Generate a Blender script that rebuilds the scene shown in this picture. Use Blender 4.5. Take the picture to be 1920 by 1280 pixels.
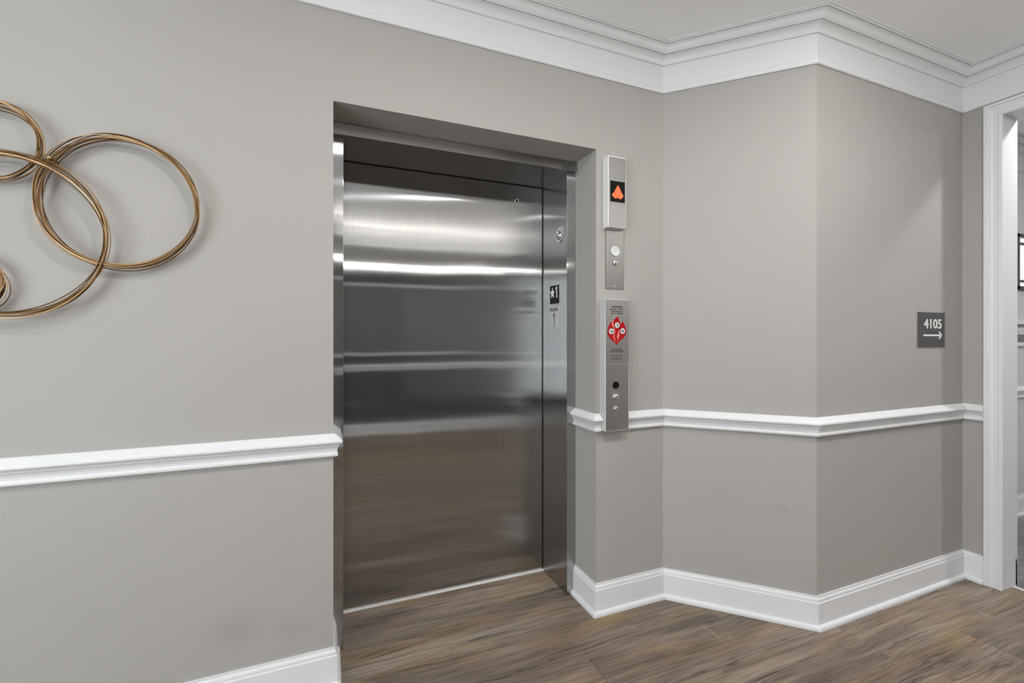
import bpy, bmesh, math, random
from mathutils import Vector

for o in list(bpy.data.objects):
    bpy.data.objects.remove(o, do_unlink=True)
scene = bpy.context.scene
COL = scene.collection
random.seed(7)

# ------------------------------------------------------------------ camera
cam_d = bpy.data.cameras.new('camera')
cam = bpy.data.objects.new('camera', cam_d)
COL.objects.link(cam)
cam_d.sensor_width = 36.0
cam_d.lens = 850.39 / 1920 * 36
cam_d.shift_y = -7.66 / 1920
cam_d.clip_start = 0.02
CAMH = 1.2485
cam.location = (0, -1.75, CAMH)
cam.rotation_euler = (math.radians(90), 0, math.radians(-22.3127))
scene.camera = cam

# ------------------------------------------------------------------ world, exposure
SKY_STRENGTH = 8.7              # bright overcast daylight, enters through the two added windows behind the camera
world = bpy.data.worlds.new('world')
scene.world = world
world.use_nodes = True
world.node_tree.nodes['Background'].inputs[0].default_value = (0.93, 0.965, 1.0, 1)
world.node_tree.nodes['Background'].inputs[1].default_value = SKY_STRENGTH
scene.view_settings.view_transform = 'Standard'
scene.view_settings.look = 'None'
scene.view_settings.gamma = 1.0
scene.view_settings.use_curve_mapping = False
scene.view_settings.exposure = 0.16

# lamp table: x, y, watts, label (the lamp builders are further down)
DOWNLIGHTS = [
    (-1.05, -1.25, 7, 'round white ceiling downlight in front of the gold ring sculpture'),
    (0.55, -1.34, 17, 'round white ceiling downlight in front of the elevator'),
    (1.75, -1.42, 14, 'added round white ceiling downlight brightening the angled wall'),  # lamp added to brighten the walls on the right
]
CORRIDOR_LAMP = (3.53, -0.99, 11)
CORRIDOR_LAMP_FAR = (4.9, -2.2, 26)
DOWNLIGHT_COLOR = (0.99, 0.985, 1.0)
UPLIGHT_WATTS = 16 
SIDE_UPLIGHT_WATTS = 15
UPLIGHT_COLOR = (1.0, 0.965, 0.92)             # added wall lights out of view, washing the ceiling

# ------------------------------------------------------------------ plan of the place
X1 = 1.5057
X2, Y2 = 1.9502, -0.4446
X3 = 3.0908
XL, XR = 0.0248, 1.1286          # sides of the elevator recess
RTOP = 2.098                     # lintel of the recess
JY = 0.1815                      # front of the steel jambs
DY = 0.4455                      # front of the elevator door
XJ0, XJ1 = 0.0650, 1.0794        # clear opening between the jambs
HB = 2.050                       # underside of the steel header
CEIL = 2.633
FRONT = -3.40                    # wall behind the camera
LEFT = -3.0
OP0, OP1, OPZ = -0.6016, -1.75, 2.345   # doorway in the right wall
FARY, FARX = -0.145, 5.8         # corridor beyond the doorway

# ------------------------------------------------------------------ helpers
ORG = {}

def tag(o, label=None, cat=None, group=None, kind=None):
    if label: o['label'] = label
    if cat: o['category'] = cat
    if group: o['group'] = group
    if kind: o['kind'] = kind
    return o

def empty(name, loc, label=None, cat=None, group=None, kind=None):
    o = bpy.data.objects.new(name, None)
    o.empty_display_size = 0.05
    COL.objects.link(o)
    o.location = loc
    ORG[o.name] = Vector(loc)
    return tag(o, label, cat, group, kind)

def link_mesh(name, me, parent=None, origin=None):
    o = bpy.data.objects.new(name, me)
    COL.objects.link(o)
    po = ORG[parent.name] if parent else Vector((0, 0, 0))
    org = Vector(origin) if origin is not None else po.copy()
    o.location = org - po
    o.parent = parent
    ORG[o.name] = org
    me.transform(__import__('mathutils').Matrix.Translation(-org))
    return o

def finish(name, bm, mat, parent=None, smooth=False, origin=None, recalc=True):
    if recalc:
        bmesh.ops.recalc_face_normals(bm, faces=bm.faces)
    me = bpy.data.meshes.new(name)
    bm.to_mesh(me)
    bm.free()
    if mat: me.materials.append(mat)
    if smooth:
        for f in me.polygons: f.use_smooth = True
    return link_mesh(name, me, parent, origin)

def add_box(bm, lo, hi, bevel=0.0, seg=2):
    vs = [bm.verts.new((x, y, z)) for x in (lo[0], hi[0]) for y in (lo[1], hi[1]) for z in (lo[2], hi[2])]
    idx = [(0, 1, 3, 2), (4, 6, 7, 5), (0, 4, 5, 1), (2, 3, 7, 6), (0, 2, 6, 4), (1, 5, 7, 3)]
    fs = [bm.faces.new([vs[i] for i in f]) for f in idx]
    bmesh.ops.recalc_face_normals(bm, faces=fs)
    if bevel > 0:
        es = list({e for f in fs for e in f.edges})
        bmesh.ops.bevel(bm, geom=es, offset=bevel, segments=seg, affect='EDGES', profile=0.5)

def box(name, lo, hi, mat, parent=None, bevel=0.0, seg=2, smooth=False):
    bm = bmesh.new()
    add_box(bm, lo, hi, bevel, seg)
    return finish(name, bm, mat, parent, smooth)

def boxes(name, lst, mat, parent=None, bevel=0.0):
    bm = bmesh.new()
    for lo, hi in lst: add_box(bm, lo, hi, bevel)
    return finish(name, bm, mat, parent)

def add_prism(bm, plan, z0, z1):
    a = [bm.verts.new((x, y, z0)) for x, y in plan]
    b = [bm.verts.new((x, y, z1)) for x, y in plan]
    n = len(plan)
    bm.faces.new(a); bm.faces.new(b[::-1])
    for i in range(n): bm.faces.new((a[i], a[(i + 1) % n], b[(i + 1) % n], b[i]))

def sweep_into(bm, path, prof, closed=False):
    """profile (s, z) carried along a plan line; s grows to the right of travel; mitred corners"""
    n = len(path)
    def rn(a, b):
        d = Vector((b[0] - a[0], b[1] - a[1])).normalized()
        return Vector((d.y, -d.x))
    rings = []
    for i in range(n):
        if closed:
            n0 = rn(path[i - 1], path[i]); n1 = rn(path[i], path[(i + 1) % n])
        else:
            n0 = rn(path[max(i - 1, 0)], path[max(i, 1)]) if i > 0 else rn(path[0], path[1])
            n1 = rn(path[i], path[i + 1]) if i < n - 1 else n0
        m = (n0 + n1) / (1 + n0.dot(n1))
        rings.append([bm.verts.new((path[i][0] + m.x * s, path[i][1] + m.y * s, z)) for s, z in prof])
    k = len(prof)
    rng = range(n) if closed else range(n - 1)
    for i in rng:
        A, B = rings[i], rings[(i + 1) % n]
        for j in range(k):
            bm.faces.new((A[j], A[(j + 1) % k], B[(j + 1) % k], B[j]))
    if not closed:
        bm.faces.new(rings[0]); bm.faces.new(rings[-1][::-1])

def sweep(name, path, prof, mat, parent=None, closed=False):
    bm = bmesh.new()
    sweep_into(bm, path, prof, closed)
    return finish(name, bm, mat, parent)

class Plane:
    """a flat mounting plane: origin, right, up, outward normal"""
    def __init__(s, o, u, v):
        s.o, s.u, s.v = Vector(o), Vector(u), Vector(v)
        s.n = s.u.cross(s.v)
    def p(s, a, b, c=0.0):
        return s.o + s.u * a + s.v * b + s.n * c

def plate(name, pl, pts, h0, h1, mat, parent=None):
    """polygon in a plane's (u, v), extruded from height h0 to h1"""
    bm = bmesh.new()
    a = [bm.verts.new(pl.p(x, y, h0)) for x, y in pts]
    b = [bm.verts.new(pl.p(x, y, h1)) for x, y in pts]
    n = len(pts)
    bm.faces.new(a); bm.faces.new(b)
    for i in range(n): bm.faces.new((a[i], a[(i + 1) % n], b[(i + 1) % n], b[i]))
    return finish(name, bm, mat, parent)

def rect(u0, v0, u1, v1): return [(u0, v0), (u1, v0), (u1, v1), (u0, v1)]

def ngon(cx, cy, r, n=24, ry=None):
    ry = ry or r
    return [(cx + r * math.cos(2 * math.pi * i / n), cy + ry * math.sin(2 * math.pi * i / n)) for i in range(n)]

def lathe(name, pl, c, prof, mat, parent=None, n=24, smooth=True):
    """profile (radius, height) turned about the plane's normal at c"""
    bm = bmesh.new()
    rings = []
    for r, h in prof:
        if r < 1e-6: rings.append([bm.verts.new(pl.p(c[0], c[1], h))])
        else: rings.append([bm.verts.new(pl.p(c[0] + r * math.cos(2 * math.pi * i / n), c[1] + r * math.sin(2 * math.pi * i / n), h)) for i in range(n)])
    for A, B in zip(rings, rings[1:]):
        if len(A) == 1 and len(B) == 1: continue
        for i in range(n):
            j = (i + 1) % n
            if len(A) == 1: bm.faces.new((A[0], B[i], B[j]))
            elif len(B) == 1: bm.faces.new((A[i], A[j], B[0]))
            else: bm.faces.new((A[i], A[j], B[j], B[i]))
    return finish(name, bm, mat, parent, smooth)

def text(name, body, pl, u0, v0, u1, v1, h, mat, parent=None, bold=0.0, depth=0.0006):
    """lettering fitted into the rectangle u0..u1, v0..v1 of a plane"""
    cu = bpy.data.curves.new(name, 'FONT')
    cu.body = body
    cu.size = 1.0
    cu.extrude = 0.02
    cu.offset = bold
    cu.resolution_u = 4
    t = bpy.data.objects.new(name + '_tmp', cu)
    COL.objects.link(t)
    dg = bpy.context.evaluated_depsgraph_get()
    me = bpy.data.meshes.new_from_object(t.evaluated_get(dg))
    bpy.data.objects.remove(t, do_unlink=True)
    xs = [v.co.x for v in me.vertices]; ys = [v.co.y for v in me.vertices]
    x0, x1, y0, y1 = min(xs), max(xs), min(ys), max(ys)
    for v in me.vertices:
        a = u0 + (v.co.x - x0) / (x1 - x0) * (u1 - u0)
        b = v0 + (v.co.y - y0) / (y1 - y0) * (v1 - v0)
        v.co = pl.p(a, b, h + (depth if v.co.z > 0 else -0.0005))
    me.materials.clear()
    me.materials.append(mat)
    me.name = name
    return link_mesh(name, me, parent)

# ------------------------------------------------------------------ materials
def new_mat(name):
    m = bpy.data.materials.new(name)
    m.use_nodes = True
    nt = m.node_tree
    return m, nt, nt.nodes['Principled BSDF']

def N(nt, t, **kw):
    n = nt.nodes.new(t)
    for k, v in kw.items(): setattr(n, k, v)
    return n

def simple(name, col, rough=0.5, metal=0.0, spec=0.5, emit=None, estr=0.0, coat=0.0):
    m, nt, b = new_mat(name)
    b.inputs['Base Color'].default_value = (*col, 1)
    b.inputs['Roughness'].default_value = rough
    b.inputs['Metallic'].default_value = metal
    b.inputs['Specular IOR Level'].default_value = spec
    b.inputs['Coat Weight'].default_value = coat
    if emit:
        b.inputs['Emission Color'].default_value = (*emit, 1)
        b.inputs['Emission Strength'].default_value = estr
    return m

def ramp(nt, stops):
    r = N(nt, 'ShaderNodeValToRGB')
    el = r.color_ramp.elements
    el[0].position, el[0].color = stops[0][0], (*stops[0][1], 1)
    el[1].position, el[1].color = stops[-1][0], (*stops[-1][1], 1)
    for p, c in stops[1:-1]:
        e = el.new(p); e.color = (*c, 1)
    return r

def painted(name, col, rough, bump=0.0, scale=160.0, var=0.03, smudges=()):
    """painted drywall: faint roller texture, faint tone drift, a few scuffs with a shape of their own"""
    m, nt, b = new_mat(name)
    L = nt.links.new
    geo = N(nt, 'ShaderNodeNewGeometry')
    n1 = N(nt, 'ShaderNodeTexNoise'); n1.inputs['Scale'].default_value = 1.3; n1.inputs['Detail'].default_value = 4
    L(geo.outputs['Position'], n1.inputs['Vector'])
    lo = tuple(c * (1 - var) for c in col); hi = tuple(min(1, c * (1 + var)) for c in col)
    r = ramp(nt, [(0.3, lo), (0.7, hi)])
    L(n1.outputs['Fac'], r.inputs['Fac'])
    out = r.outputs['Color']
    for (c, rad, amt) in smudges:
        sub = N(nt, 'ShaderNodeVectorMath', operation='SUBTRACT'); sub.inputs[1].default_value = c
        L(geo.outputs['Position'], sub.inputs[0])
        mul = N(nt, 'ShaderNodeVectorMath', operation='DIVIDE'); mul.inputs[1].default_value = rad
        L(sub.outputs[0], mul.inputs[0])
        ln = N(nt, 'ShaderNodeVectorMath', operation='LENGTH'); L(mul.outputs[0], ln.inputs[0])
        ns = N(nt, 'ShaderNodeTexNoise'); ns.inputs['Scale'].default_value = 9; L(geo.outputs['Position'], ns.inputs['Vector'])
        ad = N(nt, 'ShaderNodeMath', operation='MULTIPLY_ADD'); ad.inputs[1].default_value = 0.9; L(ns.outputs['Fac'], ad.inputs[0]); L(ln.outputs['Value'], ad.inputs[2])
        mr = N(nt, 'ShaderNodeMapRange'); mr.interpolation_type = 'SMOOTHSTEP'
        mr.inputs['From Min'].default_value = 0.4; mr.inputs['From Max'].default_value = 1.45
        mr.inputs['To Min'].default_value = amt; mr.inputs['To Max'].default_value = 0
        L(ad.outputs[0], mr.inputs['Value'])
        mx = N(nt, 'ShaderNodeMix', data_type='RGBA'); mx.inputs['B'].default_value = (*(c2 * 0.45 for c2 in col), 1)
        L(mr.outputs[0], mx.inputs['Factor']); L(out, mx.inputs['A'])
        out = mx.outputs['Result']
    L(out, b.inputs['Base Color'])
    b.inputs['Roughness'].default_value = rough
    b.inputs['Specular IOR Level'].default_value = 0.3
    if bump:
        n2 = N(nt, 'ShaderNodeTexNoise'); n2.inputs['Scale'].default_value = scale; n2.inputs['Detail'].default_value = 3
        L(geo.outputs['Position'], n2.inputs['Vector'])
        bp = N(nt, 'ShaderNodeBump'); bp.inputs['Strength'].default_value = bump; bp.inputs['Distance'].default_value = 0.001
        L(n2.outputs['Fac'], bp.inputs['Height']); L(bp.outputs['Normal'], b.inputs['Normal'])
    return m

def steel(name, tangent=(0, 0, 1), col=(0.60, 0.585, 0.57), rough=0.2, aniso=0.8, wave=0.0, grain_axis=2, sep=260.0):
    """brushed stainless steel, grain along the tangent, highlights spread across it"""
    m = bpy.data.materials.new(name); m.use_nodes = True
    nt = m.node_tree; nt.nodes.clear(); L = nt.links.new
    out = N(nt, 'ShaderNodeOutputMaterial')
    g = N(nt, 'ShaderNodeBsdfAnisotropic')
    g.distribution = 'MULTI_GGX'
    g.inputs['Roughness'].default_value = rough
    g.inputs['Anisotropy'].default_value = aniso
    cv = N(nt, 'ShaderNodeCombineXYZ')
    for i in range(3): cv.inputs[i].default_value = tangent[i]
    L(cv.outputs[0], g.inputs['Tangent'])
    geo = N(nt, 'ShaderNodeNewGeometry')
    mp = N(nt, 'ShaderNodeMapping')
    sc = [sep] * 3; sc[grain_axis] = 2.5
    mp.inputs['Scale'].default_value = sc
    L(geo.outputs['Position'], mp.inputs['Vector'])
    n1 = N(nt, 'ShaderNodeTexNoise'); n1.inputs['Scale'].default_value = 1.0; n1.inputs['Detail'].default_value = 3
    L(mp.outputs[0], n1.inputs['Vector'])
    r = ramp(nt, [(0.3, tuple(c * 0.95 for c in col)), (0.7, tuple(min(1, c * 1.04) for c in col))])
    L(n1.outputs['Fac'], r.inputs['Fac']); L(r.outputs['Color'], g.inputs['Color'])
    if wave:
        n2 = N(nt, 'ShaderNodeTexNoise'); n2.inputs['Scale'].default_value = 2.2; n2.inputs['Detail'].default_value = 1.5
        L(geo.outputs['Position'], n2.inputs['Vector'])
        bp = N(nt, 'ShaderNodeBump'); bp.inputs['Strength'].default_value = 1.0; bp.inputs['Distance'].default_value = wave
        L(n2.outputs['Fac'], bp.inputs['Height']); L(bp.outputs['Normal'], g.inputs['Normal'])
    L(g.outputs[0], out.inputs['Surface'])
    return m

def wood(name, dark, mid, light, tan, tanamt=1.0, rough=0.42):
    """weathered plank: grain runs along the plank's own X, a different cut on every plank"""
    m, nt, b = new_mat(name)
    L = nt.links.new
    tc = N(nt, 'ShaderNodeTexCoord')
    oi = N(nt, 'ShaderNodeObjectInfo')
    off = N(nt, 'ShaderNodeVectorMath', operation='SCALE'); off.inputs[0].default_value = (37.0, 19.0, 53.0)
    L(oi.outputs['Random'], off.inputs['Scale'])
    ad = N(nt, 'ShaderNodeVectorMath', operation='ADD')
    L(tc.outputs['Object'], ad.inputs[0]); L(off.outputs[0], ad.inputs[1])
    # gentle warp of the grain
    wn = N(nt, 'ShaderNodeTexNoise'); wn.inputs['Scale'].default_value = 2.2; wn.inputs['Detail'].default_value = 2
    L(ad.outputs[0], wn.inputs['Vector'])
    ws = N(nt, 'ShaderNodeVectorMath', operation='MULTIPLY_ADD'); ws.inputs[1].default_value = (0.0, 0.04, 0.0)
    L(wn.outputs['Color'], ws.inputs[0]); L(ad.outputs[0], ws.inputs[2])
    def stretched(sx, sy, detail, rough_=0.6):
        mp = N(nt, 'ShaderNodeMapping'); mp.inputs['Scale'].default_value = (sx, sy, 1)
        L(ws.outputs[0], mp.inputs['Vector'])
        n = N(nt, 'ShaderNodeTexNoise'); n.inputs['Scale'].default_value = 1.0
        n.inputs['Detail'].default_value = detail; n.inputs['Roughness'].default_value = rough_
        L(mp.outputs[0], n.inputs['Vector'])
        return n
    broad = stretched(1.6, 9.0, 5)
    rb = ramp(nt, [(0.30, dark), (0.50, mid), (0.68, light)])
    L(broad.outputs['Fac'], rb.inputs['Fac'])
    tanm = stretched(1.1, 5.5, 3)
    rt = ramp(nt, [(0.53, (0, 0, 0)), (0.68, (tanamt,) * 3)])
    L(tanm.outputs['Color'], rt.inputs['Fac'])
    m1 = N(nt, 'ShaderNodeMix', data_type='RGBA'); m1.inputs['B'].default_value = (*tan, 1)
    L(rt.outputs['Color'], m1.inputs['Factor']); L(rb.outputs['Color'], m1.inputs['A'])
    fine = stretched(4.0, 150.0, 4, 0.7)
    rf = ramp(nt, [(0.28, (0.50,) * 3), (0.52, (1.0,) * 3), (0.75, (1.35,) * 3)])
    L(fine.outputs['Fac'], rf.inputs['Fac'])
    m2 = N(nt, 'ShaderNodeMix', data_type='RGBA', blend_type='MULTIPLY'); m2.inputs['Factor'].default_value = 1
    L(m1.outputs['Result'], m2.inputs['A']); L(rf.outputs['Color'], m2.inputs['B'])
    mid_ = stretched(2.2, 55.0, 3, 0.65)
    rm = ramp(nt, [(0.30, (0.70,) * 3), (0.50, (1.0,) * 3), (0.72, (1.18,) * 3)])
    L(mid_.outputs['Fac'], rm.inputs['Fac'])
    m2b = N(nt, 'ShaderNodeMix', data_type='RGBA', blend_type='MULTIPLY'); m2b.inputs['Factor'].default_value = 1
    L(m2.outputs['Result'], m2b.inputs['A']); L(rm.outputs['Color'], m2b.inputs['B'])
    # long thin cracks: where a stretched noise crosses its middle value, in patches
    crack = stretched(0.9, 26.0, 5, 0.55)
    sb = N(nt, 'ShaderNodeMath', operation='SUBTRACT'); sb.inputs[1].default_value = 0.5; L(crack.outputs['Fac'], sb.inputs[0])
    ab = N(nt, 'ShaderNodeMath', operation='ABSOLUTE'); L(sb.outputs[0], ab.inputs[0])
    cm = stretched(2.5, 10.0, 2)
    wd = N(nt, 'ShaderNodeMapRange'); wd.inputs['From Min'].default_value = 0.42; wd.inputs['From Max'].default_value = 0.66
    wd.inputs['To Min'].default_value = 0.0005; wd.inputs['To Max'].default_value = 0.022
    L(cm.outputs['Fac'], wd.inputs['Value'])
    dv = N(nt, 'ShaderNodeMath', operation='DIVIDE'); L(ab.outputs[0], dv.inputs[0]); L(wd.outputs[0], dv.inputs[1])
    rc = ramp(nt, [(0.25, (0.28,) * 3), (1.0, (1.0,) * 3)])
    L(dv.outputs[0], rc.inputs['Fac'])
    m3 = N(nt, 'ShaderNodeMix', data_type='RGBA', blend_type='MULTIPLY'); m3.inputs['Factor'].default_value = 0.85
    L(m2b.outputs['Result'], m3.inputs['A']); L(rc.outputs['Color'], m3.inputs['B'])
    # faint saw marks across the grain, in patches
    mpx = N(nt, 'ShaderNodeMapping'); mpx.inputs['Scale'].default_value = (130, 7, 1)
    L(ad.outputs[0], mpx.inputs['Vector'])
    saw = N(nt, 'ShaderNodeTexNoise'); saw.inputs['Scale'].default_value = 1; saw.inputs['Detail'].default_value = 2
    L(mpx.outputs[0], saw.inputs['Vector'])
    rs = ramp(nt, [(0.60, (0, 0, 0)), (0.72, (0.5,) * 3)])
    L(saw.outputs['Fac'], rs.inputs['Fac'])
    pat = N(nt, 'ShaderNodeTexNoise'); pat.inputs['Scale'].default_value = 3.0
    L(ad.outputs[0], pat.inputs['Vector'])
    rp = ramp(nt, [(0.56, (0, 0, 0)), (0.66, (1, 1, 1))])
    L(pat.outputs['Fac'], rp.inputs['Fac'])
    mm = N(nt, 'ShaderNodeMath', operation='MULTIPLY'); L(rs.outputs['Color'], mm.inputs[0]); L(rp.outputs['Color'], mm.inputs[1])
    m4 = N(nt, 'ShaderNodeMix', data_type='RGBA'); m4.inputs['B'].default_value = (*(min(1, c * 1.5) for c in light), 1)
    L(mm.outputs[0], m4.inputs['Factor']); L(m3.outputs['Result'], m4.inputs['A'])
    # a few small dark knots
    vo = N(nt, 'ShaderNodeTexVoronoi'); vo.inputs['Scale'].default_value = 3.4
    mpk = N(nt, 'ShaderNodeMapping'); mpk.inputs['Scale'].default_value = (0.75, 1.5, 1)
    L(ad.outputs[0], mpk.inputs['Vector']); L(mpk.outputs[0], vo.inputs['Vector'])
    rk = ramp(nt, [(0.010, (0.10,) * 3), (0.032, (1.0,) * 3)])
    L(vo.outputs['Distance'], rk.inputs['Fac'])
    m5 = N(nt, 'ShaderNodeMix', data_type='RGBA', blend_type='MULTIPLY'); m5.inputs['Factor'].default_value = 1
    L(m4.outputs['Result'], m5.inputs['A']); L(rk.outputs['Color'], m5.inputs['B'])
    # a slightly different tone on every plank
    hsv = N(nt, 'ShaderNodeHueSaturation')
    mr = N(nt, 'ShaderNodeMapRange'); mr.inputs['To Min'].default_value = 0.88; mr.inputs['To Max'].default_value = 1.1
    L(oi.outputs['Random'], mr.inputs['Value']); L(mr.outputs[0], hsv.inputs['Value'])
    L(m5.outputs['Result'], hsv.inputs['Color']); L(hsv.outputs['Color'], b.inputs['Base Color'])
    b.inputs['Roughness'].default_value = rough
    b.inputs['Specular IOR Level'].default_value = 0.4
    bp = N(nt, 'ShaderNodeBump'); bp.inputs['Strength'].default_value = 0.35; bp.inputs['Distance'].default_value = 0.0008
    L(rc.outputs['Color'], bp.inputs['Height']); L(bp.outputs['Normal'], b.inputs['Normal'])
    return m

WALLC = (0.385, 0.366, 0.343)
M_wall = painted('greige_wall_paint', WALLC, 0.6, 0.12, 190, 0.015, smudges=[
    ((-0.28, 0.0, 0.27), (0.16, 0.05, 0.09), 0.16), ((-0.10, 0.0, 0.24), (0.10, 0.05, 0.06), 0.12),
    ((1.86, -0.36, 0.49), (0.035, 0.06, 0.035), 0.16), ((1.70, -0.19, 0.50), (0.10, 0.1, 0.07), 0.05),
    ((1.40, 0.0, 0.55), (0.05, 0.05, 0.09), 0.05)])
M_darkreflect = painted('dark_reflection_paint', (0.085, 0.084, 0.083), 0.6, 0.1, 190, 0.02)  # unseen wall coloured dark to dim what the steel door mirrors
M_wall2 = painted('corridor_wall_paint', (0.60, 0.59, 0.57), 0.6, 0.1, 190, 0.01)
M_ceil = painted('ceiling_paint', (0.92, 0.92, 0.92), 0.75, 0.1, 120, 0.01)
M_white = painted('white_trim_paint', (0.71, 0.712, 0.715), 0.32, 0.0, 100, 0.01)
M_wood = wood('weathered_oak_plank', (0.120, 0.090, 0.068), (0.208, 0.158, 0.119), (0.290, 0.234, 0.184), (0.32, 0.215, 0.110))
M_gwood = wood('grey_plank', (0.10, 0.10, 0.105), (0.17, 0.17, 0.175), (0.25, 0.25, 0.255), (0.2, 0.2, 0.2), 0.3)
M_under = simple('dark_subfloor', (0.03, 0.025, 0.02), 0.9)
M_door = steel('brushed_steel_door', (0, 0, 1), (0.46, 0.458, 0.455), 0.125, 0.86, wave=0.0010)
M_jambf = steel('brushed_steel_jamb', (0, 0, 1), (0.46, 0.458, 0.455), 0.125, 0.86, wave=0.0005)
M_header = steel('brushed_steel_header', (1, 0, 0), (0.40, 0.394, 0.385), 0.22, 0.6, grain_axis=0)
M_panel = steel('brushed_steel_panel', (1, 0, 0), (0.44, 0.428, 0.418), 0.34, 0.35, grain_axis=0)
M_lantern = steel('brushed_steel_lantern', (1, 0, 0), (0.26, 0.255, 0.252), 0.30, 0.35, grain_axis=0)
M_plate = steel('brushed_steel_plate', (1, 0, 0), (0.235, 0.23, 0.226), 0.28, 0.45, grain_axis=0)
M_polish = simple('polished_steel', (0.72, 0.71, 0.70), 0.14, 1.0)
M_satin = simple('satin_nickel_edge', (0.66, 0.645, 0.63), 0.34, 1.0)
M_strip = simple('grey_braille_strip', (0.22, 0.215, 0.21), 0.5)
M_hook = simple('gold_hook', (0.42, 0.28, 0.125), 0.35, 0.85)
M_housing = simple('housing_reflection_tint', (0.60, 0.585, 0.575), 0.42, 0.25)  # bright reflection on the panel's left side, painted in as pale colour
M_lanternhousing = simple('lantern_reflection_tint', (0.74, 0.73, 0.715), 0.4, 0.1)  # pale colour stands in for bright surroundings mirrored on the lantern's side
M_sill = simple('pale_aluminium_sill', (0.80, 0.785, 0.76), 0.5, 0.0)
M_black = simple('black_plastic', (0.006, 0.006, 0.006), 0.6, spec=0.1)
M_gap = simple('black_recess', (0.004, 0.004, 0.004), 0.9)
M_orange = simple('lit_orange_arrow', (0.85, 0.10, 0.02), 0.4, emit=(1.0, 0.075, 0.012), estr=0.75)
M_orange2 = simple('lit_orange_arrow_lower', (0.85, 0.10, 0.02), 0.4, emit=(1.0, 0.11, 0.02), estr=0.85)
M_button = simple('white_button', (0.82, 0.82, 0.82), 0.35)
M_buttonring = simple('grey_button_pattern', (0.62, 0.62, 0.62), 0.4)
M_red = simple('red_print', (0.40, 0.004, 0.008), 0.6, spec=0.15)
M_pink = simple('pale_red_print', (0.62, 0.22, 0.18), 0.6, spec=0.15)
M_print = simple('dark_print', (0.035, 0.028, 0.027), 0.5)
M_picto = simple('pale_pictogram_disc', (0.62, 0.60, 0.58), 0.5)
M_sign = simple('charcoal_sign', (0.066, 0.063, 0.060), 0.55)
M_signtext = simple('white_lettering', (0.80, 0.79, 0.77), 0.5)
M_plateblack = simple('black_floor_plate', (0.010, 0.010, 0.010), 0.6, spec=0.15)
M_frameblack = simple('black_blue_frame', (0.035, 0.036, 0.055), 0.4)
M_pane = simple('bright_window_pane', (0.85, 0.85, 0.88), 0.2, emit=(0.95, 0.94, 1.0), estr=0.55)
M_greysign = simple('grey_sign_board', (0.16, 0.155, 0.155), 0.5)
M_lamp = simple('lamp_lens', (0.9, 0.9, 0.9), 0.5, emit=(1.0, 0.95, 0.89), estr=3.0)
M_glass = bpy.data.materials.new('clear_glass'); M_glass.use_nodes = True
_nt = M_glass.node_tree; _nt.nodes.clear()
_o = N(_nt, 'ShaderNodeOutputMaterial'); _t = N(_nt, 'ShaderNodeBsdfTransparent'); _t.inputs[0].default_value = (0.95, 0.97, 0.97, 1)
_g = N(_nt, 'ShaderNodeBsdfGlossy'); _g.inputs['Roughness'].default_value = 0.02
_m = N(_nt, 'ShaderNodeMixShader'); _m.inputs[0].default_value = 0.06
_nt.links.new(_t.outputs[0], _m.inputs[1]); _nt.links.new(_g.outputs[0], _m.inputs[2]); _nt.links.new(_m.outputs[0], _o.inputs[0])
M_canvas = painted('muted_canvas', (0.17, 0.165, 0.16), 0.8, 0.1, 60, 0.25)

# gold wire
M_gold, nt, b = new_mat('antique_gold_wire')
at = N(nt, 'ShaderNodeAttribute'); at.attribute_name = 'tone'
rg = ramp(nt, [(0.0, (0.085, 0.045, 0.016)), (0.45, (0.22, 0.118, 0.050)), (0.8, (0.42, 0.26, 0.125)), (1.0, (0.66, 0.47, 0.27))])
nt.links.new(at.outputs['Fac'], rg.inputs['Fac']); nt.links.new(rg.outputs['Color'], b.inputs['Base Color'])
b.inputs['Metallic'].default_value = 0.85; b.inputs['Roughness'].default_value = 0.38

# ------------------------------------------------------------------ structure: walls, ceiling
def struct(o): o['kind'] = 'structure'; return o

T = 0.12
struct(boxes('wall_back', [((LEFT - T, 0, 0), (XL, 0.56, CEIL)), ((XR, 0, 0), (X1, 0.56, CEIL)),
                           ((XL, 0, RTOP), (XR, JY + 0.02, CEIL))], M_wall))
bm = bmesh.new(); add_prism(bm, [(X1, 0), (X2, Y2), (X2 + 0.02, Y2 + 0.35), (X1, 0.56)], 0, CEIL)
struct(finish('wall_angled', bm, M_wall))
struct(box('wall_alcove', (X2, Y2, 0), (X3 + T, Y2 + T, CEIL), M_wall))
RO = OP0 + 0.0166                     # rough opening
struct(boxes('wall_right', [((X3, RO, 0), (X3 + T, Y2, CEIL)), ((X3, OP1 - 0.0166, OPZ + 0.017), (X3 + T, RO, CEIL)),
                            ((X3, FRONT, 0), (X3 + T, OP1 - 0.0166, CEIL))], M_wall))
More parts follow.
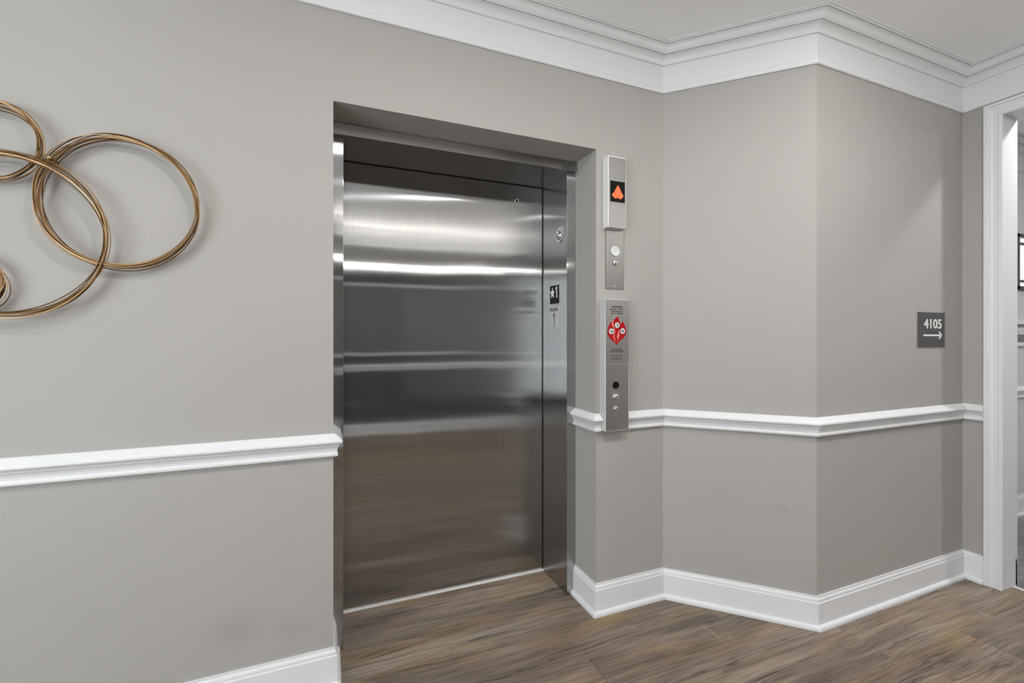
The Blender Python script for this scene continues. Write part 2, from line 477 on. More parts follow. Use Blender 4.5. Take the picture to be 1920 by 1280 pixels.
# walls behind the camera, each with a tall window added to light the room
FWX0, FWX1 = -2.95, -2.15           # added window in the front wall
LWY0, LWY1 = -3.25, -1.25           # added window in the left wall
WZ0, WZ1 = 0.25, 2.30
struct(boxes('wall_front', [((LEFT - T, FRONT - T, 0), (FWX0, FRONT, CEIL)), ((FWX1, FRONT - T, 0), (FARX + T, FRONT, CEIL)),
                            ((FWX0, FRONT - T, 0), (FWX1, FRONT, WZ0)), ((FWX0, FRONT - T, WZ1), (FWX1, FRONT, CEIL))], M_darkreflect))
struct(boxes('wall_left', [((LEFT - T, FRONT, 0), (LEFT, LWY0, CEIL)), ((LEFT - T, LWY1, 0), (LEFT, 0, CEIL)),
                           ((LEFT - T, LWY0, 0), (LEFT, LWY1, WZ0)), ((LEFT - T, LWY0, WZ1), (LEFT, LWY1, CEIL))], M_wall))
def added_window(name, axis, a0, a1, plane, out):
    """added, unseen casement window: frame, one mullion, two panes; axis 0 runs along x, 1 along y; out = outward sign"""
    def P(a, q, z): return (a, plane + out * q, z) if axis == 0 else (plane + out * q, a, z)
    def bx(nm, a, b2, q0, q1, z0, z1, mat, par):
        p, r = P(a, q0, z0), P(b2, q1, z1)
        return box(nm, tuple(map(min, p, r)), tuple(map(max, p, r)), mat, par, 0.002)
    w = empty(name, P((a0 + a1) / 2, 0, WZ0), kind='structure')
    bx('window_frame', a0, a0 + 0.06, 0.02, 0.10, WZ0, WZ1, M_white, w)
    bx('window_frame', a1 - 0.06, a1, 0.02, 0.10, WZ0, WZ1, M_white, w)
    bx('window_frame', a0, a1, 0.02, 0.10, WZ0, WZ0 + 0.06, M_white, w)
    bx('window_frame', a0, a1, 0.02, 0.10, WZ1 - 0.06, WZ1, M_white, w)
    m = (a0 + a1) / 2
    bx('mullion', m - 0.03, m + 0.03, 0.03, 0.09, WZ0, WZ1, M_white, w)
    bx('pane', a0 + 0.05, m - 0.02, 0.055, 0.061, WZ0 + 0.05, WZ1 - 0.05, M_glass, w)
    bx('pane', m + 0.02, a1 - 0.05, 0.055, 0.061, WZ0 + 0.05, WZ1 - 0.05, M_glass, w)
    bx('window_sill', a0 - 0.04, a1 + 0.04, -0.05, 0.03, WZ0 - 0.03, WZ0, M_white, w)
    ld = bpy.data.lights.new('window_portal', 'AREA')
    ld.shape = 'RECTANGLE'; ld.size = a1 - a0; ld.size_y = WZ1 - WZ0
    ld.cycles.is_portal = True
    lo = bpy.data.objects.new('window_portal', ld); COL.objects.link(lo)
    lo.location = P(m, 0.11, (WZ0 + WZ1) / 2)
    lo.rotation_euler = (math.radians(90), 0, 0) if axis == 0 else (math.radians(90), 0, math.radians(-90))
added_window('added_window_front', 0, FWX0, FWX1, FRONT, -1)
added_window('added_window_left', 1, LWY0, LWY1, LEFT, -1)
struct(box('wall_corridor_back', (X3 + T, FARY, 0), (FARX + T, FARY + T, CEIL), M_wall2))
struct(box('wall_corridor_end', (FARX, FRONT, 0), (FARX + T, FARY, CEIL), M_wall2))
struct(box('ceiling', (LEFT - T, FRONT - T, CEIL), (FARX + T, 0.6, CEIL + 0.1), M_ceil))

# ------------------------------------------------------------------ floor of planks
floor = struct(box('floor', (LEFT - T, FRONT - T, -0.06), (X3 + 0.094, 0.56, -0.009), M_under))
cfloor = struct(box('floor_corridor', (X3 + 0.094, FRONT - T, -0.06), (FARX + T, FARY + T, -0.009), M_under))
PW, PL, GAP = 0.229, 1.83, 0.0007

def plank_mesh(lx, ly, mat):
    bm = bmesh.new()
    c = 0.0006
    x, y = lx / 2 - GAP / 2, ly / 2 - GAP / 2
    lo = [bm.verts.new(v) for v in ((-x, -y, -0.009), (x, -y, -0.009), (x, y, -0.009), (-x, y, -0.009))]
    md = [bm.verts.new(v) for v in ((-x, -y, -c), (x, -y, -c), (x, y, -c), (-x, y, -c))]
    tp = [bm.verts.new(v) for v in ((-x + c, -y + c, 0), (x - c, -y + c, 0), (x - c, y - c, 0), (-x + c, y - c, 0))]
    bm.faces.new(tp)
    for i in range(4):
        j = (i + 1) % 4
        bm.faces.new((lo[i], lo[j], md[j], md[i])); bm.faces.new((md[i], md[j], tp[j], tp[i]))
    bmesh.ops.recalc_face_normals(bm, faces=bm.faces)
    me = bpy.data.meshes.new('plank'); bm.to_mesh(me); bm.free()
    me.materials.append(mat)
    return me

_cache = {}
def lay(par, mat, y_edges, ends, x0, x1):
    for (ya, yb), e in zip(y_edges, ends):
        cuts = [x0]
        k = math.ceil((x0 - e) / PL)
        c = e + k * PL
        while c < x1:
            if c > x0 + 0.05: cuts.append(c)
            c += PL
        cuts.append(x1)
        for a, bb in zip(cuts, cuts[1:]):
            key = (round(bb - a, 4), round(yb - ya, 4), mat.name)
            if key not in _cache: _cache[key] = plank_mesh(bb - a, yb - ya, mat)
            o = bpy.data.objects.new('plank', _cache[key])
            COL.objects.link(o)
            o.location = ((a + bb) / 2, (ya + yb) / 2, 0)
            o.parent = par

rows, ends = [], []
known = {0: 1.62, 1: 0.945, 2: 2.04, -1: 1.43, -2: 1.40}
y = 0.4550
i = -2
while y > FRONT:
    ya = max(y - PW, FRONT)
    rows.append((ya, y)); ends.append(known.get(i, random.uniform(0, PL)))
    y -= PW; i += 1
lay(floor, M_wood, rows, ends, LEFT, X3 + 0.092)
rows, ends = [], []
y = FARY
while y > FRONT:
    rows.append((max(y - 0.182, FRONT), y)); ends.append(random.uniform(0, PL)); y -= 0.182
lay(cfloor, M_gwood, rows, ends, X3 + 0.10, FARX)

# ------------------------------------------------------------------ trim
FRIEZE = [(0, 2.421), (0.007, 2.421), (0.010, 2.424), (0.0095, 2.432), (0.0075, 2.438), (0.0065, 2.446), (0.008, 2.4485),
          (0.008, 2.452), (0.003, 2.4535), (0.003, 2.562), (0, 2.562)]
CROWN = [(0, 2.553), (0.009, 2.553), (0.0115, 2.556), (0.0115, 2.561), (0.009, 2.563), (0.0105, 2.5665), (0.0135, 2.573), (0.018, 2.579),
         (0.024, 2.584), (0.032, 2.5870), (0.032, 2.5892), (0.0275, 2.5895), (0.0275, 2.5915), (0.0365, 2.5918), (0.041, 2.595), (0.0455, 2.600), (0.049, 2.606),
         (0.052, 2.6125), (0.057, 2.618), (0.063, 2.6200), (0.063, 2.6217), (0.0590, 2.6220), (0.0590, 2.6240), (0.068, 2.6243), (0.070, 2.628), (0.077, 2.629),
         (0.077, CEIL), (0, CEIL)]
loop = [(LEFT, 0), (X1, 0), (X2, Y2), (X3, Y2), (X3, FRONT), (LEFT, FRONT)]
struct(sweep('trim_1', loop, FRIEZE, M_white, closed=True))
struct(sweep('trim_2', loop, CROWN, M_white, closed=True))
loop2 = [(X3 + T, FARY), (FARX, FARY), (FARX, FRONT), (X3 + T, FRONT)]
struct(sweep('trim_3', loop2, FRIEZE, M_white, closed=True))
struct(sweep('trim_4', loop2, CROWN, M_white, closed=True))

RAIL = [(0, 0.822), (0.009, 0.822), (0.0145, 0.826), (0.0155, 0.831), (0.0145, 0.836), (0.0115, 0.8385), (0.0115, 0.841), (0.0125, 0.848),
        (0.0155, 0.856), (0.020, 0.8625), (0.0205, 0.866), (0.0225, 0.868), (0.0275, 0.8715), (0.0305, 0.8765), (0.030, 0.882),
        (0.0255, 0.887), (0.0185, 0.8925), (0.012, 0.8985), (0.0075, 0.9025), (0.003, 0.9045), (0, 0.9045)]
BASE = [(0, 0), (0.0275, 0), (0.0275, 0.007), (0.0265, 0.0125), (0.0235, 0.017), (0.019, 0.0195), (0.0135, 0.0205), (0.0135, 0.112),
        (0.0115, 0.1135), (0.0105, 0.117), (0.0108, 0.121), (0.0095, 0.1265), (0.0065, 0.131), (0.0055, 0.134), (0.0055, 0.139), (0, 0.139)]
FPX0, FPX1 = 1.149, 1.277            # fire panel on the wall
CASE0 = -0.5344                      # outer edge of the doorway casing
left_run = [(LEFT, LWY1), (LEFT, 0), (XL, 0), (XL, JY)]
struct(sweep('trim_5', left_run, RAIL, M_white))
bm = bmesh.new()
sweep_into(bm, [(XR, JY), (XR, 0), (FPX0 - 0.0015, 0)], RAIL)
sweep_into(bm, [(FPX1 + 0.002, 0), (X1, 0), (X2, Y2), (X3, Y2), (X3, CASE0)], RAIL)
struct(finish('trim_6', bm, M_white))
struct(sweep('trim_7', [(X3, OP1 - 0.0672), (X3, FRONT), (FWX1 + 0.04, FRONT)], RAIL, M_white))
struct(sweep('baseboard_left', left_run, BASE, M_white))
struct(sweep('baseboard_right', [(XR, JY), (XR, 0), (X1, 0), (X2, Y2), (X3, Y2), (X3, CASE0)], BASE, M_white))
struct(sweep('baseboard_front', [(X3, OP1 - 0.0672), (X3, FRONT), (LEFT, FRONT)], BASE, M_white))
struct(sweep('baseboard_corridor', [(X3 + T, OP0), (X3 + T, FARY), (FARX, FARY), (FARX, FRONT)], BASE, M_white))
struct(sweep('trim_8', [(X3 + T, OP0 + 0.03), (X3 + T, FARY), (FARX, FARY), (FARX, FRONT)], RAIL, M_white))

# doorway on the right: lining and casing
door1 = empty('door_1', (X3, OP0, 0), kind='structure')
JX0, JX1 = X3 - 0.020, X3 + 0.1377
box('jamb', (JX0 + 0.0095, OP0, 0.0), (JX1, RO, OPZ + 0.016), M_white, door1, 0.0015)
box('jamb', (JX0 + 0.0095, OP1 - 0.0166, 0.0), (JX1, OP1, OPZ + 0.016), M_white, door1, 0.0015)
box('head_jamb', (JX0 + 0.0095, OP1 - 0.016, OPZ), (JX1, OP0 + 0.016, OPZ + 0.0165), M_white, door1, 0.0015)
# casing profile (distance from the wall, distance from the opening), run up, over and down
CAS = [(0, 0.003), (0.013, 0.003), (0.0145, 0.005), (0.0145, 0.014), (0.0125, 0.016), (0.0125, 0.034), (0.0150, 0.040), (0.0150, 0.050),
       (0.0205, 0.053), (0.0205, 0.066), (0.0190, 0.0672), (0, 0.0672)]
bm = bmesh.new()
rings = []
for yy, zz, sy, sz in [(OP0, 0.0, 1, 0), (OP0, OPZ, 1, 1), (OP1, OPZ, -1, 1), (OP1, 0.0, -1, 0)]:
    rings.append([bm.verts.new((X3 - a, yy + sy * c, zz + sz * c)) for a, c in CAS])
for A, B in zip(rings, rings[1:]):
    for j in range(len(CAS)):
        k = (j + 1) % len(CAS)
        bm.faces.new((A[j], A[k], B[k], B[j]))
bm.faces.new(rings[0]); bm.faces.new(rings[-1][::-1])
finish('casing', bm, M_white, door1)
struct(box('trim_9', (X3 + 0.088, OP1, 0.0), (X3 + 0.104, OP0, 0.0035), M_white, None, 0.001))

# ------------------------------------------------------------------ elevator entrance
fr = empty('elevator_frame', (0.572, JY, 0), 'brushed stainless steel elevator entrance frame set back in the wall recess', 'elevator frame')
box('jamb', (XL + 0.001, JY, 0.002), (XJ0, DY - 0.003, HB), M_jambf, fr, 0.0012)
# right jamb: face and return have their own grain
jr = box('jamb', (XJ1, JY, 0.002), (XR - 0.001, DY - 0.003, HB), M_jambf, fr, 0.0012)
hd = box('header', (XL + 0.001, JY - 0.017, HB), (XR - 0.001, DY - 0.003, RTOP - 0.0015), M_header, fr, 0.0012)
box('sill', (XJ0, DY - 0.013, 0.0), (XJ1, DY - 0.0005, 0.006), M_sill, fr, 0.001)

# plates on the right jamb's inner face (seen facing left): u runs toward the viewer
pj = Plane((XJ1, 0.308, 0.0), (0, -1, 0), (0, 0, 1))
fp = plate('floor_plate', pj, rect(-0.0465, 1.420, 0.0465, 1.5125), 0, 0.0025, M_plateblack, fr)
fp['label'] = 'black floor plate with white star and numeral 1'
star = []
for k in range(10):
    r = 0.0295 if k % 2 == 0 else 0.0122
    a = math.pi / 2 + k * math.pi / 5
    star.append((-0.0185 + r * math.cos(a) * 0.95, 1.4745 + r * math.sin(a)))
plate('star', pj, star, 0.002, 0.0034, M_signtext, fp)
plate('numeral', pj, [(0.0245, 1.4485), (0.032, 1.4485), (0.032, 1.506), (0.0275, 1.506), (0.014, 1.4965), (0.014, 1.4905), (0.0245, 1.4965)], 0.002, 0.0034, M_signtext, fp)
bp_ = plate('braille_plate', pj, rect(-0.050, 1.303, 0.0465, 1.4025), 0, 0.0022, M_satin, fr)
bp_['label'] = 'steel plate with engraved numeral 1 and braille'
plate('braille_strip', pj, rect(-0.046, 1.381, 0.0425, 1.3995), 0.0015, 0.003, M_strip, bp_)
for du, dv in ((0.018, 1.3945), (0.026, 1.3945), (0.018, 1.3905), (0.018, 1.3865), (0.026, 1.3865), (-0.03, 1.3905)):
    lathe('braille_dot', pj, (du, dv), [(0.0022, 0.0025), (0.0018, 0.0042), (0, 0.0047)], M_print, bp_, 8)
plate('numeral', pj, [(-0.0015, 1.3065), (0.0035, 1.3065), (0.0035, 1.3765), (-0.0005, 1.3765), (-0.0125, 1.3575), (-0.0125, 1.3535), (-0.0015, 1.3545)], 0.0015, 0.0027, M_print, bp_)
pk = Plane((XJ1, 0.259, 0.0), (0, -1, 0), (0, 0, 1))
ko = plate('key_switch', pk, [(-0.020, 1.728), (0.010, 1.723), (0.028, 1.731), (0.031, 1.760), (0.031, 1.797), (0.012, 1.798), (-0.016, 1.789), (-0.028, 1.770), (-0.028, 1.742)], 0, 0.004, M_polish, fr)
ko['label'] = 'small polished key switch'
lathe('lock_ring', pk, (0.002, 1.757), [(0.022, 0.0035), (0.022, 0.007), (0.017, 0.0085), (0.015, 0.006), (0.0, 0.006)], M_polish, ko, 20)
lathe('lock_cylinder', pk, (0.002, 1.757), [(0.011, 0.005), (0.011, 0.011), (0.009, 0.012), (0, 0.012)], M_satin, ko, 20)
plate('keyhole', pk, rect(-0.001, 1.749, 0.005, 1.765), 0.0115, 0.0126, M_gap, ko)

ed = empty('elevator_door', (0.57, DY, 0), 'closed brushed stainless steel elevator door panel', 'elevator door')
box('panel', (0.030, DY, 0.008), (XJ1 - 0.0055 + 0.05, DY + 0.03, HB + 0.09), M_door, ed, 0.001)
# black strips painted in as the shade of the gap between panel, jamb and header
box('gap_shade_strip', (XJ0, DY - 0.0022, HB - 0.0035), (XJ1, DY - 0.0004, HB - 0.0005), M_gap, fr)
box('gap_shade_strip', (XJ1 - 0.0035, DY - 0.0025, 0.008), (XJ1 - 0.0002, DY - 0.0004, HB), M_gap, fr)
pdoor = Plane((0.928, DY, 1.967), (1, 0, 0), (0, 0, 1))
kd = lathe('lock_escutcheon', pdoor, (0, 0), [(0.0125, 0), (0.0125, 0.001), (0.011, 0.002), (0.007, 0.0022), (0.0065, 0.001)], M_polish, ed, 20)
kd['label'] = 'small round door release keyhole'
lathe('keyhole', pdoor, (0, 0), [(0.0066, 0.0006), (0.0066, 0.0012), (0, 0.0012)], M_gap, kd, 16)

# ------------------------------------------------------------------ hall lantern (direction indicator)
def shell(name, x0, x1, z0, z1, t, mat, parent, slope=0.004, r=0.004):
    bm = bmesh.new()
    a = [bm.verts.new((x, 0, z)) for x, z in ((x0, z0), (x1, z0), (x1, z1), (x0, z1))]
    c = [bm.verts.new((x, -t, z)) for x, z in ((x0 + slope, z0 + slope), (x1 - slope, z0 + slope), (x1 - slope, z1 - slope), (x0 + slope, z1 - slope))]
    bm.faces.new(a); bm.faces.new(c)
    for i in range(4): bm.faces.new((a[i], a[(i + 1) % 4], c[(i + 1) % 4], c[i]))
    bmesh.ops.recalc_face_normals(bm, faces=bm.faces)
    es = [e for e in bm.edges if not all(v in a for v in e.verts)]
    bmesh.ops.bevel(bm, geom=es, offset=r, segments=3, affect='EDGES', profile=0.5)
    return finish(name, bm, mat, parent)

LX0, LX1, LZ0, LZ1, LT = 1.1663, 1.2687, 1.7415, 2.067, 0.036
hl = empty('hall_lantern', (1.2175, 0, LZ0), 'tall stainless elevator indicator with a lit orange up arrow beside the elevator', 'elevator indicator')
shell('housing', LX0, LX1, LZ0, LZ1, LT, M_lanternhousing, hl, 0.002, 0.0035)
pf = Plane((LX0, -LT, LZ0), (1, 0, 0), (0, 0, 1))
LW, LH = LX1 - LX0, LZ1 - LZ0
plate('face_plate', pf, rect(0.0065, 0.007, LW - 0.0065, LH - 0.008), -0.001, 0.0014, M_lantern, hl)
dx0, dx1, dz0, dz1 = 1.179 - LX0, 1.2566 - LX0, 1.858 - LZ0, 1.952 - LZ0
dsp = plate('display', pf, rect(dx0, dz0, dx1, dz1), 0.0005, 0.0022, M_black, hl)
def dm(pts):
    out = []
    for x, y in pts:
        u = (x - 90) / 575
        v = (y - (160 + 80 * u)) / 842
        out.append((dx0 + u * (dx1 - dx0), dz1 - v * (dz1 - dz0)))
    return out
plate('arrow', pdx := pf, dm([(385, 355), (430, 430), (515, 620), (395, 840), (370, 870), (350, 820), (240, 620)][::-1]), 0.0018, 0.003, M_orange, dsp)
plate('arrow', pf, dm([(228, 640), (330, 835), (345, 885), (290, 890), (220, 835), (150, 735)]), 0.0018, 0.003, M_orange2, dsp)
plate('arrow', pf, dm([(525, 645), (605, 800), (545, 890), (480, 918), (400, 880), (412, 845)]), 0.0018, 0.003, M_orange2, dsp)

# ------------------------------------------------------------------ call button plate
KX0, KX1, KZ0, KZ1 = 1.178, 1.277, 1.4695, 1.7385
kp = empty('call_button_plate', (1.2275, 0, KZ0), 'flat steel plate with one round white call button under the indicator', 'call button')
bm = bmesh.new(); add_box(bm, (KX0, -0.003, KZ0), (KX1, 0.001, KZ1), 0.0008)
finish('plate', bm, M_plate, kp)
pw = Plane((0, -0.003, 0), (1, 0, 0), (0, 0, 1))
bt = lathe('button', pw, (1.2284, 1.6441), [(0.0225, 0), (0.0225, 0.004), (0.0210, 0.006), (0.0195, 0.0065), (0.0190, 0.0058), (0, 0.0058)], M_button, kp, 28)
for rr in (0.015, 0.0105, 0.006):
    lathe('button_ring', pw, (1.2284, 1.6441), [(rr, 0.005), (rr, 0.0066), (rr - 0.0018, 0.0066), (rr - 0.0018, 0.005)], M_buttonring, bt, 24)
ky = lathe('key_lock', pw, (1.2284, 1.5902), [(0.012, 0), (0.012, 0.0035), (0.0095, 0.006), (0.0075, 0.0062), (0, 0.0062)], M_polish, kp, 20)
plate('keyhole', pw, rect(1.2278 - 0.0012, 1.5845, 1.2278 + 0.0032, 1.5955), 0.0055, 0.0068, M_gap, ky)
for zz in (1.7225, 1.4835):
    lathe('screw', pw, (1.2284, zz), [(0.0036, 0), (0.0034, 0.0012), (0.0018, 0.002), (0, 0.0021)], M_polish, kp, 12)

# ------------------------------------------------------------------ fire warning panel
FZ0, FZ1, FT = 0.827, 1.4215, 0.043
fpn = empty('fire_warning_panel', (1.213, 0, FZ0), 'tall stainless panel with red flame emblem and push buttons, cutting the chair rail', 'fire panel')
shell('housing', FPX0, FPX1, FZ0, FZ1, FT, M_housing, fpn, 0.0015, 0.0025)
pp = Plane((0, -FT, 0), (1, 0, 0), (0, 0, 1))
def fx(px): return FPX0 + (px - 1136) / (1179.5 - 1136) * (FPX1 - FPX0)
def fz(py): return CAMH + (632.34 - py) / 850.39 * 2.034
plate('lower_plate', pp, rect(FPX0 + 0.003, FZ0 + 0.006, FPX1 - 0.006, fz(682.5)), -0.001, 0.0014, M_panel, fpn)
up = plate('upper_plate', pp, rect(FPX0 + 0.003, fz(681.2), FPX1 - 0.004, FZ1 - 0.004), -0.001, 0.0022, M_panel, fpn)
H2 = 0.0022
def fl(pts):  # points of the flame close-up (21.33 px per photo px, origin 1134, 590)
    return [(fx(1134 + x / 21.333), fz(590 + y / 21.333)) for x, y in pts]
flame = plate('flame', pp, fl([(460, 1215), (400, 1110), (300, 1030), (190, 930), (130, 790), (105, 650), (140, 500), (190, 380), (255, 260), (275, 300), (300, 290),
                               (345, 250), (385, 170), (460, 100), (525, 55), (550, 160), (580, 260), (612, 350), (655, 330), (720, 255), (760, 370), (820, 500),
                               (845, 640), (825, 780), (750, 910), (640, 1000), (540, 1090)]), H2 - 0.0004, H2 + 0.0004, M_red, up)
plate('flame_gap', pp, fl([(455, 1110), (395, 1020), (330, 900), (350, 760), (365, 640), (330, 500), (265, 390), (278, 310), (340, 252), (335, 360), (350, 470),
                           (395, 570), (405, 660), (385, 780), (375, 880), (420, 1010)]), H2, H2 + 0.0008, M_pink, up)
plate('flame_gap', pp, fl([(470, 1100), (500, 980), (470, 880), (500, 760), (545, 650), (575, 600), (572, 760), (570, 850), (530, 960)]), H2, H2 + 0.0008, M_pink, up)
for (cx, cy), sym in zip(((480, 415), (255, 660), (695, 650)), range(3)):
    (u, v), = fl([(cx, cy)])
    r = 0.0128
    d0 = plate('pictogram', pp, ngon(u, v, r * 1.14, 20), H2, H2 + 0.0010, M_print, up)
    plate('disc', pp, ngon(u, v, r, 20), H2 + 0.0005, H2 + 0.0014, M_picto, d0)
    if sym == 0: s = [(-0.002, 0.0075), (0.003, 0.0045), (0.0065, 0.0), (0.003, -0.005), (-0.001, -0.0065), (0.0005, -0.001)]
    elif sym == 1: s = [(-0.008, 0.0035), (-0.001, 0.003), (0.002, 0.005), (0.003, 0.001), (0.007, -0.001), (0.004, -0.006), (-0.002, -0.005), (-0.001, -0.001)]
    else: s = [(-0.008, 0.004), (-0.001, 0.005), (0.004, 0.002), (0.007, -0.003), (0.002, -0.006), (-0.004, -0.002)]
    plate('symbol', pp, [(u + a, v + c) for a, c in s], H2 + 0.001, H2 + 0.0018, M_print, d0)
def line(body, xa, xb, ya, yb, bold=0.01, mat=M_print):
    text('lettering', body, pp, fx(xa), fz(yb), fx(xb), fz(ya), H2, mat, up, bold)
line('WARNING', 1146.5, 1166.8, 573.3, 576.8, 0.02)
line('IN CASE OF FIRE', 1144.3, 1167.5, 578.5, 581.0)
line('ELEVATORS WILL BE', 1145.5, 1167.0, 582.6, 585.0)
line('OUT OF SERVICE', 1145.0, 1167.4, 586.3, 588.9)
line('USE STAIRS', 1146.6, 1165.4, 653.6, 656.2, 0.015)
line('NOT ELEVATORS', 1144.0, 1168.0, 657.4, 659.9, 0.015)
line('DO NOT USE', 1145.8, 1166.2, 665.7, 667.9)
line('IN FIRE EXIT', 1145.6, 1165.6, 671.2, 673.5, 0.0, M_print)
fcol = fx(1154.6)
hb = lathe('indicator_window', pp, (fcol, fz(722)), [(0.0165, 0.001), (0.0165, 0.003), (0.0148, 0.0034), (0.0142, 0.0022), (0, 0.0022)], M_black, fpn, 24)
for k, (py, rr) in enumerate(((744, 0.0172), (765.5, 0.0140))):
    pb = lathe('push_button', pp, (fcol, fz(py)), [(rr, 0.001), (rr, 0.0035), (rr - 0.003, 0.0055), (rr - 0.0045, 0.0035)], M_polish, fpn, 24)
    lathe('button_cap', pp, (fcol, fz(py)), [(rr - 0.0052, 0.0015), (rr - 0.0052, 0.0075), (rr - 0.008, 0.0095), (0, 0.0105)], M_polish, pb, 20)

# ------------------------------------------------------------------ room number sign
sg = empty('room_sign', (2.8025, Y2, 1.2015), 'dark grey sign reading 4105 with right arrow on the alcove wall', 'sign')
ps = Plane((2.690, Y2, 1.2015), (1, 0, 0), (0, 0, 1))
SW, SH = 0.2255, 0.172
bm = bmesh.new(); add_box(bm, (2.690, Y2 - 0.006, 1.2015), (2.690 + SW, Y2 + 0.0005, 1.2015 + SH), 0.0008)
finish('board', bm, M_sign, sg)
text('numerals', '4105', ps, 0.185 * SW, 0.530 * SH, 0.855 * SW, 0.805 * SH, 0.006, M_signtext, sg, 0.012, 0.0012)
ay, t2 = 0.335 * SH, 0.0042
plate('arrow', ps, [(0.165 * SW, ay - t2), (0.80 * SW, ay - t2), (0.745 * SW, ay - 0.0165), (0.785 * SW, ay - 0.0195), (0.875 * SW, ay), (0.785 * SW, ay + 0.0195), (0.745 * SW, ay + 0.0165), (0.80 * SW, ay + t2), (0.165 * SW, ay + t2)],
      0.0055, 0.0072, M_signtext, sg)

# ------------------------------------------------------------------ gold wire ring sculpture
ws = empty('wall_sculpture', (-0.83, 0, 1.3), 'gold wire ring sculpture of interlocking circles hung on the wall', 'wall art')
def ring(cx, cz, R, y0, n=12, spread=0.0110, seed=0, wr=0.0016):
    rnd = random.Random(seed)
    bm = bmesh.new()
    SEG, SID = 112, 6
    tone = bm.verts.layers.float.new('tone')
    for w in range(n):
        ox, oz = rnd.uniform(-spread, spread) * 0.55, rnd.uniform(-spread, spread) * 0.55
        dr = rnd.uniform(-spread, spread) * 0.5
        oy = rnd.uniform(-0.006, 0.006)
        ph, ph2 = rnd.uniform(0, 6.28), rnd.uniform(0, 6.28)
        a1, a2 = rnd.uniform(0.0015, 0.0045), rnd.uniform(0.001, 0.003)
        rings = []
        tn, tp = (w * 0.618) % 1.0, rnd.uniform(0, 6.28)
        for i in range(SEG):
            t = 2 * math.pi * i / SEG
            r = R + dr + a1 * math.sin(2 * t + ph) + a2 * math.sin(3 * t + ph2)
            c = Vector((cx + ox + r * math.cos(t), y0 + oy + 0.004 * math.sin(2 * t + ph2), cz + oz + r * math.sin(t)))
            er, ey = Vector((math.cos(t), 0, math.sin(t))), Vector((0, 1, 0))
            rings.append([bm.verts.new(c + er * wr * math.cos(2 * math.pi * k / SID) + ey * wr * math.sin(2 * math.pi * k / SID)) for k in range(SID)])
            for vv in rings[-1]: vv[tone] = min(1, max(0, tn + 0.22 * math.sin(2 * t + tp)))
        for i in range(SEG):
            A, B = rings[i], rings[(i + 1) % SEG]
            for k in range(SID):
                bm.faces.new((A[k], A[(k + 1) % SID], B[(k + 1) % SID], B[k]))
    return finish('ring', bm, M_gold, ws, True)
ring(-0.5734, 1.6568, 0.1941, -0.030, 12, seed=1)
ring(-0.8324, 1.5378, 0.2266, -0.036, 12, seed=2)
ring(-0.8646, 1.7992, 0.1048, -0.028, 11, seed=3)
ring(-0.9173, 1.3966, 0.0790, -0.026, 11, seed=4)
ph = Plane((0, -0.0, 0), (1, 0, 0), (0, 0, 1))
lathe('hook', ph, (-0.734, 1.764), [(0.0045, 0.0), (0.0045, 0.040), (0.006, 0.042), (0.006, 0.046), (0, 0.048)], M_hook, ws, 12)

# ------------------------------------------------------------------ corridor beyond the doorway
def corridor_x(px, yy):   # where a photo column meets the corridor's back wall
    a = math.atan((px - 960) / 850.39) + math.radians(22.3127)
    return (yy + 1.75) * math.tan(a)
wx0, wx1, wz0, wz1 = 4.452, 5.06, 1.585, 1.975
win = empty('window_1', ((wx0 + wx1) / 2, FARY, wz0), kind='structure')
boxes('window_frame', [((wx0, FARY - 0.02, wz0), (wx0 + 0.04, FARY, wz1)), ((wx1 - 0.04, FARY - 0.02, wz0), (wx1, FARY, wz1)),
                       ((wx0, FARY - 0.02, wz0), (wx1, FARY, wz0 + 0.024)), ((wx0, FARY - 0.02, wz1 - 0.024), (wx1, FARY, wz1)),
                       ], M_frameblack, win, 0.002)
for zz in (wz0 + 0.052, wz1 - 0.075):
    box('muntin', (wx0 + 0.035, FARY - 0.016, zz), (wx1 - 0.035, FARY - 0.001, zz + 0.016), M_frameblack, win, 0.001)
for a, bb in ((wz0 + 0.02, wz0 + 0.054), (wz0 + 0.066, wz1 - 0.074), (wz1 - 0.062, wz1 - 0.02)):
    box('pane', (wx0 + 0.035, FARY - 0.006, a), (wx1 - 0.035, FARY - 0.0005, bb), M_pane, win)
sgx0, sgx1 = 4.452, 4.93
cs = empty('corridor_sign', (4.7, FARY, 1.19), 'grey sign in a white frame glimpsed through the doorway below the dark window', 'sign')
box('board', (sgx0, FARY - 0.010, 1.212), (sgx1, FARY - 0.001, 1.342), M_greysign, cs, 0.001)
box('frame_rail', (sgx0 - 0.02, FARY - 0.016, 1.340), (sgx1 + 0.02, FARY - 0.0005, 1.375), M_white, cs, 0.002)
box('frame_rail', (sgx0 - 0.02, FARY - 0.016, 1.186), (sgx1 + 0.02, FARY - 0.0005, 1.214), M_white, cs, 0.002)
pcs = Plane((0, FARY - 0.010, 0), (1, 0, 0), (0, 0, 1))
plate('pale_mark', pcs, [(sgx0 + 0.014, 1.285), (sgx0 + 0.025, 1.270), (sgx0 + 0.10, 1.268), (sgx1 - 0.05, 1.268), (sgx1 - 0.05, 1.318), (sgx0 + 0.028, 1.318), (sgx0 + 0.014, 1.310)], 0.0, 0.0015, M_picto, cs)

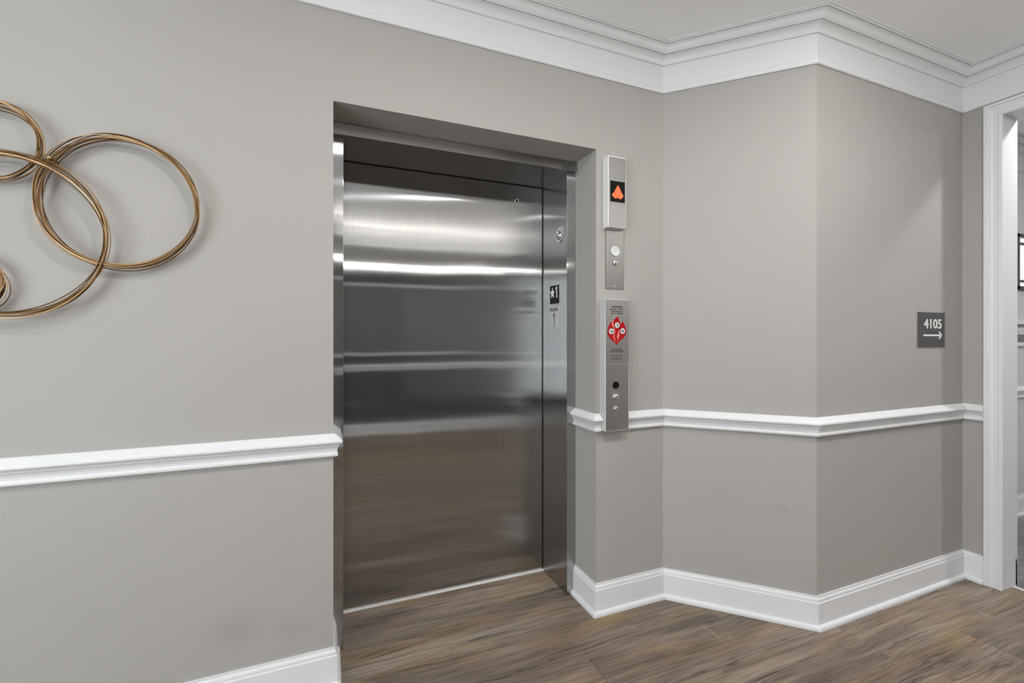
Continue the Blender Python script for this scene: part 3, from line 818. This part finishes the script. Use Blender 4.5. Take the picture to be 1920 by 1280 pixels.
# ------------------------------------------------------------------ behind the camera: things invented for the steel door to mirror
ap = empty('added_canvas', (0.6, FRONT, 1.1), 'wide dark canvas in a white frame on the wall facing the elevator', 'picture')
cx0, cx1, cz0, cz1 = -0.35, 1.9, 1.02, 1.94
box('canvas', (cx0 + 0.03, FRONT + 0.002, cz0 + 0.03), (cx1 - 0.03, FRONT + 0.022, cz1 - 0.03), M_canvas, ap)
for lo, hi in (((cx0, cz0), (cx1, cz0 + 0.035)), ((cx0, cz1 - 0.035), (cx1, cz1)), ((cx0, cz0), (cx0 + 0.035, cz1)), ((cx1 - 0.035, cz0), (cx1, cz1))):
    box('frame_bar', (lo[0], FRONT + 0.001, lo[1]), (hi[0], FRONT + 0.035, hi[1]), M_white, ap, 0.002)
def added_uplight(loc, half, watts, label, rz, tilt, front):
    """added, unseen wall trough with a glowing front lens; local +y points away from the wall"""
    t = empty('added_wall_uplight', (0, 0, 0), label, 'lamp', 'added bar wall lights behind the camera')
    boxes('trough', [((-half, 0.001, 0.0), (half, 0.012, 0.06)), ((-half, 0.001, 0.0), (half, 0.10, 0.01))], M_white, t)
    box('lens', (-half + 0.01, 0.088, 0.008), (half - 0.01, 0.10, 0.023), front, t, 0.002)
    ld = bpy.data.lights.new('added_uplight_tube', 'AREA')
    ld.shape = 'RECTANGLE'; ld.size = 2 * half - 0.1; ld.size_y = 0.06; ld.energy = watts; ld.color = UPLIGHT_COLOR
    lo = bpy.data.objects.new('added_uplight_tube', ld); COL.objects.link(lo)
    lo.parent = t; lo.location = (0, 0.05, 0.065); lo.rotation_euler = (math.radians(180 - tilt), 0, 0)
    t.location = loc; t.rotation_euler = (0, 0, rz)
added_uplight((0.8, FRONT, 2.10), 1.2, UPLIGHT_WATTS, 'long added bar wall light for the ceiling and the door reflection', 0, 25, M_lamp)  # added for soft ceiling light and a bright line in the door
added_uplight((X3, -2.6, 2.10), 0.65, SIDE_UPLIGHT_WATTS, 'short added bar wall light brightening the ceiling', math.radians(90), 30, M_white)  # extra light out of view, lifts the ceiling on the right

# ------------------------------------------------------------------ lamps
def downlight(x, y, watts, label, size=0.14, color=DOWNLIGHT_COLOR):
    t = empty('downlight', (x, y, CEIL), label, 'ceiling light', 'recessed ceiling downlights')
    pc = Plane((x, y, CEIL), (1, 0, 0), (0, -1, 0))
    k = max(1.0, size / 0.14)
    lathe('trim_ring', pc, (0, 0), [(r * k, h) for r, h in [(0.105, 0), (0.105, 0.006), (0.098, 0.011), (0.078, 0.011), (0.074, 0.004), (0.074, 0)]], M_white, t, 32)
    lathe('lens', pc, (0, 0), [(0.075 * k, 0.001), (0.075 * k, 0.005), (0, 0.005)], M_lamp, t, 32)
    ld = bpy.data.lights.new('downlight_bulb', 'AREA')
    ld.shape = 'DISK'; ld.size = size; ld.energy = watts; ld.color = color
    lo = bpy.data.objects.new('downlight_bulb', ld)
    COL.objects.link(lo)
    lo.parent = t
    lo.location = (0, 0, -0.014)
for a in DOWNLIGHTS: downlight(*a)
downlight(CORRIDOR_LAMP[0], CORRIDOR_LAMP[1], CORRIDOR_LAMP[2], 'round white ceiling downlight just inside the corridor', 0.10)
downlight(*CORRIDOR_LAMP_FAR, 'round white ceiling downlight far down the corridor')
